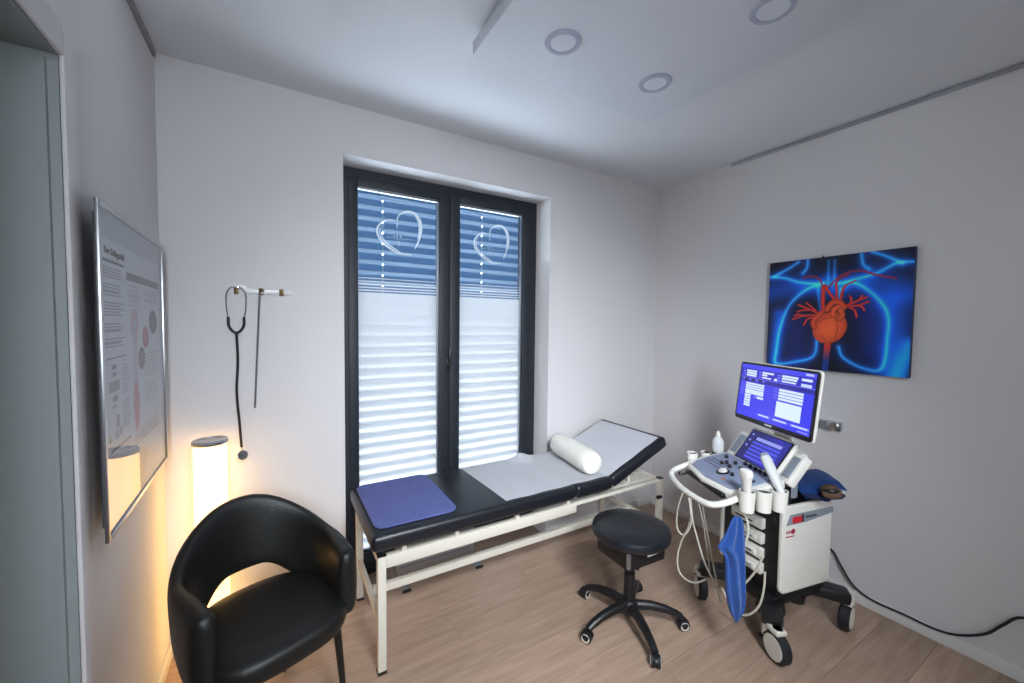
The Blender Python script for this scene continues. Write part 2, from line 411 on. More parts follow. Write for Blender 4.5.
# exterior venetian blind
BY = .30
bl = thing('venetian_blind', 'closed grey venetian blind hanging outside the French window', 'blind', (0, BY, 0))
pitch, bw, tilt = .0635, .080, math.radians(50)
lx = [.975, 1.640]
def slat_mesh():
    mb = MB(); xs = [OX0-.0, ]
    for c in lx: xs += [c-.0035, c+.0035]
    xs.append(OX1); n = 6
    def pt(x, t):
        a = (t-.5)*bw; crown = .011*(1-(2*t-1)**2)
        # inner (room) edge up, outer edge down
        return Vector((x, -a*math.cos(tilt)+crown*math.sin(tilt)*1, a*math.sin(tilt)+crown*math.cos(tilt)))
    t = bmesh.new()
    vv = {(i, j): t.verts.new(pt(x, j/n)) for i, x in enumerate(xs) for j in range(n+1)}
    for i in range(len(xs)-1):
        for j in range(n):
            if i % 2 == 1 and j == 3: continue
            t.faces.new((vv[i, j], vv[i+1, j], vv[i+1, j+1], vv[i, j+1]))
    bmesh.ops.solidify(t, geom=t.faces[:], thickness=.0008)
    mb._add(t); return mb
z = 2.243
first = None; k = 0
while z > .04:
    if first is None: first = slat_mesh().build('slat', slat_m, bl); first.location = (0, 0, z)
    else: copy_part(first, bl, (0, 0, z))
    z -= pitch
for c in lx: MB().tube([(c, 0, .04), (c, 0, 2.29)], .0012, 5).build('ladder_cord', cable_m, bl)

# ------------------------------------------------ ceiling panel and lights
cp = thing('ceiling_panel', 'white rectangular panel hung just under the ceiling', 'panel', (0, 0, 0))
PX0, PX1, PY0, PY1, PZ = 1.066, 2.033, -.775, -2.75, 2.470
hole = [(1.313, -1.009), (1.788, -1.018), (1.788, -1.476), (1.313, -1.476)]
MB().box((PX0, PY1, PZ), (PX1, PY0, PZ+.05), .002).build('board', panel_m, cp)
MB().box((PX0+.10, PY1+.1, PZ+.05), (PX1-.10, PY0-.1, H-.0005)).build('mounting_frame', greyprint_m, cp)
diff_m = mat('unlit_diffuser', (222, 226, 234), .35); ring_m = mat('downlight_ring', (176, 182, 200), .5)
whichl = ['round white recessed downlight at the left rear corner of the ceiling panel', 'round white recessed downlight nearest the right wall corner of the ceiling panel',
          'round white recessed downlight nearest the photographer, cut by the top edge of the photo', 'round white recessed downlight above the photographer, out of view']
for i, (x, y) in enumerate(hole[:3]):
    d = thing('downlight', whichl[i], 'downlight', (x, y, PZ), 0, 'unlit downlights in the ceiling panel')
    MB().lathe([(.044, -.0045), (.050, -.008), (.062, -.007), (.066, -.0005), (.066, 0)][::-1] if 0 else [(.046, -.002), (.047, -.006), (.052, -.008), (.062, -.006), (.066, -.0004)], 32).build('trim_ring', ring_m, d)
    MB().lathe([(0, -.0035), (.047, -.0032), (.047, -.001)], 32).build('diffuser', diff_m, d)
lt = thing('added_fill_light', 'white square fill lamp added behind the camera, tilted towards the couch', 'ceiling light', (0, 0, 0))  # unseen housing and stem, added to carry the fill light
MLt = Matrix.Translation(CLP) @ CLQ.to_matrix().to_4x4()
hsg = MB().box((-.27, -.27, .012), (.27, .27, .035), .004, 2, MLt); hsg.build('housing', trim_m, lt)
MB().tube([MLt @ Vector((0, 0, .03)), (CLP.x, CLP.y-.02, H-.001)], .012, 10).build('stem', trim_m, lt)
# picture rails
r = MB(); r.box((W-.014, -2.9, 2.532), (W, -.60, 2.545)); r.box((W-.016, -2.9, 2.526), (W-.010, -.60, 2.536)); struct(r.build('trim_1', alu_m, smooth=False))
r = MB(); r.box((0, DY1, 2.52), (.012, -.03, 2.545)); struct(r.build('trim_2', tube_grey, smooth=False))

# ================================================================== COUCH
CF, CB = -.555, -.010      # front and back leg lines
LX0, LX1 = .760, 2.470
ZT = .499
couch = thing('examination_couch', 'white steel examination couch with black padded top under the window', 'couch', (0, 0, 0))
q = .034
for (x, y) in ((LX0, CF), (LX0, CB-q), (LX1, CF), (LX1, CB-q)):
    lg = MB().box((x, y, .012), (x+q, y+q, ZT), .003).build('leg', steel_m, couch)
    MB().box((x-.001, y-.001, 0), (x+q+.001, y+q+.001, .012)).build('foot_cap', blk_plastic, lg)
    MB().box((x-.001, y-.001, ZT), (x+q+.001, y+q+.001, ZT+.006), .002).build('end_cap', blk_plastic, lg)
MB().box((LX0+q, CF+.001, .446), (1.800, CF+q-.002, ZT), .003).build('front_apron', steel_m, couch)
MB().box((1.800, CF+.006, .480), (LX1, CF+q-.004, ZT-.002), .002).build('front_rail', steel_m, couch)
MB().box((LX0+q, CB-q+.002, .445), (LX1, CB-.001, ZT), .003).build('rear_rail', steel_m, couch)
for x in (LX0+.002, LX1+.002):
    MB().box((x, CF+q, .465), (x+q-.004, CB-q, ZT), .002).build('end_rail', steel_m, couch)
    MB().box((x+.004, CF+q, .190), (x+q-.008, CB-q, .222), .002).build('end_stretcher', steel_m, couch)
MB().box((LX0+q-.004, -.315, .188), (LX1+.006, -.287, .224), .002).build('long_stretcher', steel_m, couch)
for x in (.86, 1.10, 1.42, 1.74): MB().box((x, CF+.004, ZT), (x+.02, CF+.03, .545), .002).build('bracket', steel_m, couch)
sl = MB(); sl.box((.80, CF+.05, .515), (1.76, CF+.075, .533)); sl.box((.80, CB-.10, .515), (1.76, CB-.075, .533))
sl.build('support_rail', tube_grey, couch, smooth=False)
# padded sections
def pad(name, x0, x1, M=None):
    mb = MB(); mb.box((x0, -.600, .543), (x1, -.045, .612), .022, 4, M)
    mb.box((x0+.02, -.58, .537), (x1-.02, -.065, .545), 0, 1, M)
    return mb.build(name, blk_vinyl, couch)
pad('leg_cushion', .728, 1.765); pad('seat_cushion', 1.767, 2.028)
HX, HZ = 2.030, .552
HA = math.radians(-21.5)
MH = Matrix.Translation((HX, 0, HZ)) @ Matrix.Rotation(HA, 4, 'Y') @ Matrix.Translation((-HX, 0, -HZ))
pad('head_cushion', 2.034, 2.512, MH)
st = MB(); st.tube([(2.25, -.50, .50), (2.25, -.50, .625)], .009, 8); st.tube([(2.25, -.14, .50), (2.25, -.14, .625)], .009, 8); st.tube([(2.25, -.5, .50), (2.25, -.07, .50)], .009, 8)
st.build('head_support', steel_m, couch)
tr = MB(); tr.box((2.06, -.50, .488), (2.44, -.12, .500)); tr.build('head_tray', steel_m, couch, smooth=False)
MB().tube([(LX1+.017, CF+.004, .385), (LX1-.012, CF+.004, .385)], .012, 10).build('adjust_knob', blk_plastic, couch)

def paper_pt(u, v):
    s = u*1.125
    yy = -.572+.500*v
    if s < .66:
        x, z = 1.352+s, .6135
    else:
        l = s-.66
        p = MH @ Vector((2.012+l, 0, .6145)); x, z = p.x, p.z
        t = min(max((s-.62)/.08, 0), 1)
    z += .0012*math.sin(s*34+v*3)*1.0+.0012
    b = math.exp(-((s-.40)/.05)**2-((v-1)/.16)**2); z += .030*b
    x -= .02*v if s < .3 else 0.02*v*max(0, (.66-s)/.36)
    x += (1-v)*-.0
    return (x, yy-(.012 if s > .66 else 0)*0, z)
tag(MB().grid(paper_pt, 74, 24, .0006).build('paper_sheet', paper_m), 'white crepe paper sheet spread over the head half of the couch', 'paper')
mb = MB(); mb.prism(roundrect(.752, -.548, 1.118, -.062, .045, 8), .6125, .6225, .003)
tag(mb.build('leg_pad', bluepad_m), 'blue rounded mat lying on the foot end of the couch', 'mat')
# bolster: a stuffed roll lying across the couch in front of the raised head rest
a = Vector((2.000, -.112, 0)); b = Vector((1.925, -.545, 0)); ang = math.atan2((b-a).y, (b-a).x); L = (b-a).length; R = .068
prof = [(0, 0), (R*.55, .001), (R*.86, .010), (R*.97, .030), (R, .06), (R*1.01, L/2), (R, L-.06), (R*.97, L-.03), (R*.86, L-.010), (R*.55, L-.001), (0, L)]
MBo = Matrix.Translation((a.x, a.y, .618+R)) @ Matrix.Rotation(ang, 4, 'Z') @ Matrix.Rotation(PI/2, 4, 'Y')
tag(MB().lathe(prof, 32, MBo).build('bolster_pillow', bolster_m), 'white cylindrical bolster lying across the paper sheet', 'pillow')

# heater standing behind the couch
ht = thing('panel_heater', 'flat grey panel heater on two metal feet behind the couch', 'heater', (0, 0, 0))
MB().box((.965, -.030, .06), (1.440, -.006, .42), .004).build('panel', heater_m, ht)
hl = MB()
for i in range(9): hl.box((.985, -.0325, .10+.033*i), (1.405, -.030, .108+.033*i))
hl.build('fin', greyprint_m, ht, smooth=False)
for x in (.985, 1.42):
    ft = MB(); ft.box((x, -.100, 0.001), (x+.042, .02, .010), .003); ft.box((x+.008, -.028, .010), (x+.034, -.010, .065)); ft.build('foot', MATS['heater_foot'], ht)
    MB().box((x-.002, -.106, 0), (x+.044, -.094, .014), .003).build('rubber_end', blk_plastic, ht)

# ================================================================== LAMP
lp = thing('floor_lamp', 'glowing white cylinder floor lamp in the corner behind the armchair', 'lamp', (.168, -.105, 0))
MB().lathe([(0, 0), (.062, 0), (.062, .03), (0, .03)], 36).build('base', alu_m, lp)
MB().lathe([(.0595, .03), (.0595, .942)], 40).build('shade', lampglow_m, lp)
MB().lathe([(0, .941), (.063, .941), (.064, .952), (.060, .958), (.045, .958), (.043, .954), (0, .954)], 40).build('top_cap', alu_m, lp)

# ================================================================== ARMCHAIR
ch = thing('armchair', 'black leather armchair with an open wrap-around back', 'chair', (.378, -.590, 0), math.radians(20))
hw, yb, yf = .228, .225, -.215
def path(s):
    """plan of the wrap-around band, s in -1..1, 0 at the middle of the back"""
    L1 = .175; R_ = hw; tot = 2*L1+PI*R_*1.0
    d = abs(s)*tot/2; sg = 1 if s >= 0 else -1
    arc = PI*R_/2
    if d < arc:
        a = d/arc*PI/2; x = R_*math.sin(a); yv = (yb-R_)+R_*math.cos(a); x *= 1; n = Vector((math.sin(a)*sg, math.cos(a), 0))
    else:
        x = R_; yv = yb-R_-(d-arc); n = Vector((sg, 0, 0)); x -= .02*((d-arc)/L1)**2
    return Vector((x*sg, yv, 0)), n
def sm(a, b, t):
    t = min(max((t-a)/(b-a), 0), 1); return t*t*(3-2*t)
rings = []; NS = 72; NR = 20
for i in range(NS+1):
    s = -1+2*i/NS; p, n = path(s); t = abs(s)
    zt = .776-.138*sm(.02, .62, t)-.012*sm(.7, 1, t)
    zb = .500-.080*sm(.10, .40, t)-.03*sm(.66, .9, t)
    e = 1-t
    th = .026+.012*sm(.5, .9, t)
    if e < .06:
        k = math.sqrt(max(0, 1-((.06-e)/.06)**2)); k = max(k, .25)
        m_ = (zt+zb)/2; zt, zb = m_+(zt-m_)*(.80+.20*k), m_+(zb-m_)*(.85+.15*k); th *= k
    lean = .040*(1-sm(.35, .85, t))
    ring = []
    for k in range(NR):
        a = 2*PI*k/NR; ca, sa = math.cos(a), math.sin(a)
        zz = (zt+zb)/2+(zt-zb)/2*math.copysign(abs(sa)**.55, sa); off = th*math.copysign(abs(ca)**.6, ca)
        f = (zz-.42)/.35
        ring.append(p+n*(off+lean*f)+Vector((0, 0, zz)))
    rings.append(ring)
MB().rings(rings).build('back_and_arms', blk_leather, ch, subsurf=1)
# seat
def seat_outline(k, zz):
    P = []
    for j in range(48):
        a = 2*PI*j/48; c, s_ = math.cos(a), math.sin(a); ex = .62 if s_ < 0 else .75
        P.append(Vector((.215*k*math.copysign(abs(c)**ex, c), -.03+((.215 if s_ < 0 else .225)*k)*math.copysign(abs(s_)**ex, s_), zz)))
    return P
srings = [seat_outline(.80, .375), seat_outline(.95, .380), seat_outline(1.0, .400), seat_outline(1.02, .425), seat_outline(1.0, .448), seat_outline(.94, .460), seat_outline(.75, .466), seat_outline(.4, .462), seat_outline(.1, .460)]
MB().rings(srings).build('seat', blk_leather, ch, subsurf=1)
for x, yv, dx, dy in ((-.178, -.13, -.035, .0), (.178, -.13, .035, .0), (-.12, .13, -.015, .10), (.12, .13, .015, .10)):
    MB().tube([(x, yv, .385), (x+dx, yv+dy, .0)], lambda t: .015-.006*t, 12).build('leg', blk_metal, ch)

# ================================================================== WALL ITEMS
# poster on the left wall
po = thing('framed_poster', 'framed medical poster under glass on the left wall', 'poster', (.025, -.468, 1.326), math.radians(91.5))
PWd, PHt = .735, .858
def bars(U, V, img, u0, u1, v0, v1, n, col, duty=.5, rag=.2, seed=1):
    rg = np.random.RandomState(seed); hh = (v1-v0)/n
    for i in range(n):
        a = v0+i*hh; e = u1-(u1-u0)*rag*rg.rand(); img[(U > u0) & (U < e) & (V > a) & (V < a+hh*duty)] = col
def poster_fn(U, V):
    U = U*1.6/((1-U)*.95+U*1.6)
    img = np.zeros(U.shape+(3,)); img[:] = (176, 186, 198)
    img[(V > .09) & (V < .97) & (U > .05) & (U < .96)] = (196, 204, 214)
    V = V+.085
    def rect(u0, u1, v0, v1, c): img[(U > u0) & (U < u1) & (V > v0) & (V < v1)] = c
    rect(.08, .42, .235, .246, (84, 92, 108)); rect(.46, .95, .255, .285, (108, 104, 112))
    for k, (a, b, n) in enumerate(((.26, .30, 4), (.315, .355, 4), (.37, .42, 5), (.435, .47, 3), (.485, .52, 3))): bars(U, V, img, .08, .42, a, b, n, (134, 142, 158), .5, .25, k+3)
    bars(U, V, img, .48, .68, .30, .38, 7, (164, 172, 184), .5, .2, 20); bars(U, V, img, .72, .94, .30, .36, 5, (164, 172, 184), .5, .2, 21)
    rect(.08, .42, .545, .552, (96, 100, 112))
    for (a, b, c, d, col) in ((.18, .25, .57, .585, (92, 96, 108)), (.19, .24, .595, .61, (92, 96, 108)), (.12, .30, .625, .655, (128, 132, 142)), (.18, .26, .67, .69, (110, 116, 126)), (.17, .24, .70, .71, (96, 138, 136)), (.22, .28, .735, .775, (120, 122, 136)), (.10, .15, .79, .812, (112, 150, 122)), (.20, .26, .785, .815, (128, 150, 170)), (.27, .32, .78, .81, (128, 150, 170))): rect(a, b, c, d, col)
    bars(U, V, img, .34, .46, .56, .68, 9, (158, 166, 178), .5, .3, 8); bars(U, V, img, .34, .46, .70, .80, 7, (158, 166, 178), .5, .3, 9)
    bars(U, V, img, .70, .93, .56, .66, 7, (160, 166, 178), .5, .3, 11); bars(U, V, img, .70, .93, .68, .78, 7, (160, 166, 178), .5, .3, 12)
    rect(.12, .46, .835, .845, (78, 74, 80)); bars(U, V, img, .12, .46, .86, .93, 5, (166, 170, 180), .4, .2, 13); bars(U, V, img, .52, .93, .84, .90, 4, (150, 146, 150), .6, .1, 14)
    # standing figure with vessels
    w = .028+.032*np.exp(-((V-.44)/.05)**2)+.030*np.exp(-((V-.74)/.07)**2)
    fig = (abs(U-.565) < w) & (V > .385) & (V < .845)
    img[fig] = (186, 160, 176); img[(abs(U-.565) < w*.7) & (V > .66) & (V < .835)] = (176, 100, 122)
    img[(abs(U-.565) < .018) & (V > .42) & (V < .66)] = (176, 176, 200)
    for cu, cv, r, c in ((.855, .435, .060, (84, 84, 100)), (.735, .495, .050, (150, 84, 100)), (.665, .575, .052, (96, 82, 98))):
        m = ((U-cu)*PWd)**2+((V-cv)*PHt)**2 < (r*PWd)**2; img[m] = c
        m = ((U-cu)*PWd)**2+((V-cv)*PHt)**2 < (r*PWd*.5)**2; img[m] = np.array(c)*1.2
    return img
print_sheet('printed_sheet', PWd-.02, PHt-.02, 150, 210, poster_fn, poster_m, po, Matrix.Translation((0, -.0085, 0)))
MB().box((-PWd/2+.030, -.0075, -PHt/2+.030), (PWd/2-.030, .004, PHt/2-.030)).build('backing_board', darkprint_m, po, smooth=False)
MB().grid(lambda u, v: ((u-.5)*(PWd-.024), -.0105, (v-.5)*(PHt-.024)), 1, 1).build('glass_pane', poster_glass, po, smooth=False)
fr = MB(); e = .013; hx, hz = PWd/2, PHt/2
fr.box((-hx, -.015, -hz), (-hx+e, -.006, hz), .002); fr.box((hx-e, -.015, -hz), (hx, -.006, hz), .002); fr.box((-hx+e, -.015, hz-e), (hx-e, -.006, hz), .002); fr.box((-hx+e, -.015, -hz), (hx-e, -.006, -hz+e), .002)
MB().box((hx-.08, .0, -.30), (hx-.05, .014, -.27)).build('wall_spacer', darkprint_m, po, smooth=False)
fr.build('frame', alu_m, po)
text_mesh('title_lettering', 'Der Schlaganfall', .027, darkprint_m, po, Matrix.Translation((-.312, -.0092, hz-.125)) @ Matrix.Rotation(PI/2, 4, 'X'))

# heart picture on the right wall
PWi, PHi = .645, .628
pi_ = thing('heart_picture', 'blue canvas print of a red heart and glowing lungs on the right wall', 'picture', (W-.002, -1.198, 1.535), math.radians(-90))
def z2uv(pts):
    out = []
    for x, y in pts:
        u = (x-120)/568.; t = 132-60*u; b = 530+82*u; out.append((u*2.455/((1-u)*1.908+u*2.455), (y-t)/(b-t)))
    return out
def seg_d(U, V, pts, asp):
    D = np.full(U.shape, 9.)
    P = catmull([Vector((a, b, 0)) for a, b in z2uv(pts)], 5) if len(pts) > 2 else [Vector((a, b, 0)) for a, b in z2uv(pts)]
    for a, b in zip(P, P[1:]):
        dx, dy = b.x-a.x, (b.y-a.y)*asp; l = dx*dx+dy*dy+1e-12
        t = np.clip(((U-a.x)*dx+(V-a.y)*asp*dy)/l, 0, 1)
        D = np.minimum(D, np.hypot(U-a.x-t*dx, (V-a.y)*asp-t*dy))
    return D
def heart_fn(U, V):
    asp = PHi/PWi; img = np.zeros(U.shape+(3,)); img[:] = (4, 10, 34)
    def glow(pts, w, col, pw=1.3):
        d = seg_d(U, V, pts, asp); img[:] += np.exp(-(d/w)**pw)[..., None]*np.array(col, float)
    wide = [([(120, 250), (200, 230), (330, 225)], .10, (6, 60, 140)), ([(400, 225), (540, 215), (690, 260)], .11, (6, 60, 140)), ([(160, 330), (150, 520)], .06, (8, 70, 150)),
            ([(610, 300), (640, 420), (620, 600)], .10, (6, 60, 138)), ([(690, 480), (640, 600)], .06, (20, 120, 170)), ([(230, 380), (240, 500)], .12, (2, 22, 70)), ([(520, 330), (540, 480)], .13, (2, 26, 80))]
    for p_, w_, c_ in wide: glow(p_, w_, c_, 2)
    L_ = [[(328, 215), (262, 240), (200, 300), (168, 390), (158, 470), (158, 522), (230, 522), (306, 502), (318, 425)],
          [(404, 240), (440, 215), (480, 225), (545, 275), (592, 345), (596, 440), (580, 565), (505, 562), (425, 515), (404, 470)],
          [(120, 185), (180, 190), (240, 208), (330, 217)], [(232, 128), (190, 155), (140, 182)], [(388, 218), (460, 200), (540, 178), (620, 138), (694, 134)], [(520, 92), (580, 112), (640, 140)],
          [(268, 115), (266, 150), (250, 172)], [(478, 100), (486, 140), (510, 160)]]
    for p_ in L_: glow(p_, .012, (44, 130, 176)); glow(p_, .04, (6, 46, 98))
    for p_ in ([(350, 125), (352, 215)], [(374, 122), (376, 215)], [(312, 230), (318, 270), (326, 320)], [(400, 250), (398, 290)]): glow(p_, .013, (28, 100, 160))
    def solid(pts, w, col, col2=None):
        d = seg_d(U, V, pts, asp); k = np.clip((w-d)/.006, 0, 1)[..., None]; sh = np.clip(1-.45*(d/w)**2, 0, 1)[..., None]
        img[:] = img*(1-k)+k*sh*np.array(col, float)
    red, org = (236, 56, 46), (255, 100, 54)
    for p_ in ([(335, 260), (322, 205), (290, 184), (252, 190)], [(345, 240), (400, 185), (470, 165), (540, 185), (620, 200)], [(388, 265), (385, 210), (430, 180)], [(410, 270), (415, 230), (460, 205)]): solid(p_, .010, (176, 44, 66))
    solid([(338, 330), (334, 280), (334, 225)], .018, red); solid([(380, 280), (350, 240), (340, 222)], .014, red); solid([(390, 285), (386, 240), (384, 215)], .012, red); solid([(404, 285), (408, 250), (420, 225)], .011, red)
    for p_ in ([(312, 330), (275, 312), (238, 296)], [(310, 325), (290, 306), (270, 290)], [(305, 338), (262, 340), (218, 352)], [(300, 345), (275, 355), (262, 376)], [(285, 318), (255, 318), (236, 324)], [(270, 342), (240, 335), (224, 338)]): solid(p_, .011, red)
    for p_ in ([(425, 305), (465, 290), (505, 274)], [(430, 308), (475, 305), (514, 292)], [(440, 312), (462, 326), (470, 352)], [(462, 292), (480, 280), (488, 268)], [(470, 306), (490, 312), (500, 326)], [(445, 300), (446, 280), (440, 268)]): solid(p_, .011, red)
    d = seg_d(U, V, [(360, 455), (357, 500), (354, 560)], asp); k = np.clip((.026-d)/.006, 0, 1)[..., None]; f = np.clip((V-.80)/.13, 0, 1)[..., None]
    img[:] = img*(1-k)+k*((1-f)*np.array((214, 60, 52.))+f*np.array((20, 60, 150.)))
    (cx, cy), (ax_, ay_) = z2uv([(364, 392)])[0], (.128, .160)
    th = math.radians(28); dx = (U-cx); dy = (V-cy)*asp; X = dx*math.cos(th)+dy*math.sin(th); Y = -dx*math.sin(th)+dy*math.cos(th)
    rr = (X/.118)**2+(Y/.142)**2; k = np.clip((1-rr)/.06, 0, 1)[..., None]; sh = np.sqrt(np.clip(1-rr*.8, 0, 1))
    heart = np.stack([255*(.62+.38*sh), 92*(.40+.75*sh), 52*(.4+.6*sh)], -1)
    img[:] = img*(1-k)+k*heart
    solid([(330, 330), (300, 362), (304, 385)], .024, (232, 84, 50)); solid([(352, 318), (372, 292), (402, 292), (418, 312)], .026, (234, 82, 44)); solid([(374, 340), (380, 318), (398, 308)], .022, org); solid([(404, 322), (412, 340), (404, 356)], .026, (236, 96, 56))
    for p_ in ([(385, 350), (396, 390), (388, 440), (374, 462)], [(310, 370), (340, 356), (372, 352)], [(330, 420), (350, 440)]): solid(p_, .005, (160, 34, 28))
    return img
print_sheet('print_front', PWi, PHi, 190, 185, heart_fn, print_m, pi_, Matrix.Translation((0, -.0305, 0)))
MB().box((-PWi/2, -.030, -PHi/2), (PWi/2, -.0, PHi/2)).build('canvas_block', mat('canvas_edge', (16, 38, 84), .6), pi_, smooth=False)
MB().tube([(-.05, -.028, PHi/2), (-.05, -.028, PHi/2+.008)], .004, 8).build('hanger', blk_metal, pi_)

# hook rail, stethoscope and rod on the back wall
hr = thing('hook_rail', 'clear white wall hook rail with three small metal hooks', 'hook rail', (0, 0, 0))
MB().box((.226, -.008, 1.586), (.480, -.001, 1.608), .002).build('rail', acryl_m, hr)
MB().box((.222, -.006, 1.572), (.300, -.0005, 1.625), .001).build('rail_plate', acryl_m, hr)
HK = [.262, .356, .438]
for x in HK:
    hk = MB(); hk.box((x-.009, -.012, 1.580), (x+.009, -.008, 1.612), .002); hk.tube([(x, -.010, 1.600), (x, -.034, 1.592), (x, -.038, 1.606)], .004, 8, 3)
    hk.build('hook', brass_m, hr)
ste = thing('stethoscope', 'black stethoscope hanging from the first wall hook', 'stethoscope', (0, 0, 0))
yS = -.020
bn = MB()
bn.tube([(.258, yS, 1.408+.05), (.240, yS, 1.470), (.226, yS, 1.500), (.224, yS, 1.560), (.236, yS-.002, 1.606), (.250, yS-.006, 1.611)], .0032, 8, 6) if 0 else None
bn.tube([(.232, yS, 1.468), (.226, yS, 1.52), (.226, yS, 1.575), (.240, yS-.006, 1.607), (.262, yS-.010, 1.611), (.284, yS-.006, 1.607), (.298, yS, 1.575), (.298, yS, 1.52), (.290, yS, 1.468)], .0032, 8, 6)
bn.build('binaural_tube', chrome_m, ste)
MB().tube([(.232, yS, 1.478), (.233, yS, 1.440), (.246, yS, 1.416), (.261, yS, 1.408), (.276, yS, 1.416), (.289, yS, 1.440), (.290, yS, 1.478)], .0055, 8, 6).build('yoke_tube', rubber_m, ste)
MB().tube([(.261, yS, 1.410), (.264, yS, 1.28), (.258, yS, 1.14), (.266, yS, 1.00), (.272, yS, .885)], .0052, 8, 8).build('hose', rubber_m, ste)
cpc = MB(); MC = Matrix.Translation((.272, -.030, .850)) @ Matrix.Rotation(math.radians(70), 4, 'X') @ Matrix.Rotation(math.radians(25), 4, 'Y')
cpc.lathe([(0, -.013), (.014, -.013), (.015, -.006), (.006, -.002), (.006, .004), (.020, .008), (.021, .013), (0, .014)], 24, MC); cpc.tube([(.272, yS, .888), (.272, -.028, .858)], .004, 8)
cpc.build('chest_piece', chrome_m, ste)
rd = MB(); rd.tube([(.353, -.030, 1.597), (.350, -.022, 1.55), (.325, -.006, 1.058)], .0042, 8); rd.tube([(.352, -.036, 1.600), (.366, -.036, 1.607), (.366, -.030, 1.590), (.353, -.030, 1.590)], .003, 6, 3)
tag(rd.build('metal_rod', tube_grey), 'thin grey metal rod hanging from the middle wall hook', 'rod')

# metal outlet strip on the right wall
so = thing('wall_outlet', 'small brushed metal wall outlet with a round knob beside the monitor', 'outlet', (W, -1.205, .921), math.radians(-90))
MB().box((-.056, -.022, -.024), (.056, -.0, .024), .003).build('housing', alu_m, so)
MB().lathe([(0, 0), (.021, 0), (.021, .014), (.017, .018), (0, .018)], 24, Matrix.Translation((.026, -.022, .0)) @ Matrix.Rotation(PI/2, 4, 'X')).build('knob', chrome_m, so)
MB().box((-.052, -.0235, -.020), (-.006, -.022, .020), .001).build('cover', greyprint_m, so)

# ================================================================== ROLLING STOOL
stl = thing('rolling_stool', 'black round rolling stool on five castors beside the couch', 'stool', (1.887, -.856, 0))
MB().lathe([(0, .434), (.150, .434), (.172, .440), (.184, .454), (.186, .470), (.180, .486), (.162, .496), (.10, .500), (0, .498)], 48).build('seat', blk_vinyl, stl)
ub = MB(); MU = Matrix.Rotation(math.radians(-3), 4, 'Z')
ub.box((-.118, -.110, .345), (.118, .110, .434), .010, 2, MU); ub.build('mechanism_housing', blk_plastic, stl)
MB().box((.0, -.1115, .388), (.06, -.1095, .400), 0, 1, MU).build('label_strip', stick_m, stl)
MB().box((-.122, -.114, .360), (-.104, -.098, .434), .004, 2, MU).build('corner_clip', tube_grey, stl)
MB().lathe([(0, 0), (.010, 0), (.012, .02), (0, .024)], 12, MU @ Matrix.Translation((.117, -.08, .385)) @ Matrix.Rotation(PI/2, 4, 'Y')).build('knob', stick_m, stl)
MB().lathe([(.026, .10), (.026, .26), (.017, .262), (.017, .352)], 20).build('gas_column', blk_plastic, stl)
MB().bar((.03, .01, .30), (.10, .045, .215), .03, .012, .004).build('lever', blk_plastic, stl)
MB().lathe([(0, .062), (.042, .062), (.046, .08), (.044, .112), (.030, .124), (0, .124)], 24).build('hub', blk_plastic, stl)
for k in range(5):
    a = math.radians(33+72*k); c, s_ = math.cos(a), math.sin(a)
    pts = [(.03, .100), (.10, .103), (.17, .093), (.225, .074), (.252, .058)]
    def ring(r_, z_, w_, h_): return [Vector((c*r_-s_*x, s_*r_+c*x, z_+zz)) for x, zz in ((-w_, -h_), (w_, -h_), (w_, h_*.5), (w_*.6, h_), (-w_*.6, h_), (-w_, h_*.5))]
    arm = MB().rings([ring(r_, z_, .022-.03*r_, .017-.02*r_) for r_, z_ in pts]).build('star_arm', blk_plastic, stl)
    cc = (c*.255, s_*.255); yaw = a+math.radians(50+35*k)
    Mc = Matrix.Translation((cc[0], cc[1], .026)) @ Matrix.Rotation(yaw, 4, 'Z')
    cst = MB()
    for sd in (-1, 1): cst.lathe([(0, .003), (.018, .003), (.026, .005), (.026, .018), (.018, .021), (0, .021)], 20, Mc @ Matrix.Rotation(sd*PI/2, 4, 'X'))
    cst.lathe([(0, .026), (.010, .026), (.010, .046), (0, .046)], 10, Matrix.Translation((cc[0], cc[1], 0)))
    co_ = cst.build('castor', rubber_m, stl)
    for sd in (-1, 1): MB().lathe([(.0135, .0208), (.0135, .0222), (.0195, .0222), (.0195, .0205)], 20, Mc @ Matrix.Rotation(sd*PI/2, 4, 'X')).build('wheel_ring', hub_m, co_)
    hd_ = MB(); hd_.lathe([(.0285, -.004), (.0295, .0), (.028, .012), (.018, .026), (.0, .030)], 20, Matrix.Translation((cc[0], cc[1], .030)) @ Matrix.Diagonal((.95, .95, .7, 1)))
    hd_.build('castor_hood', blk_plastic, co_)

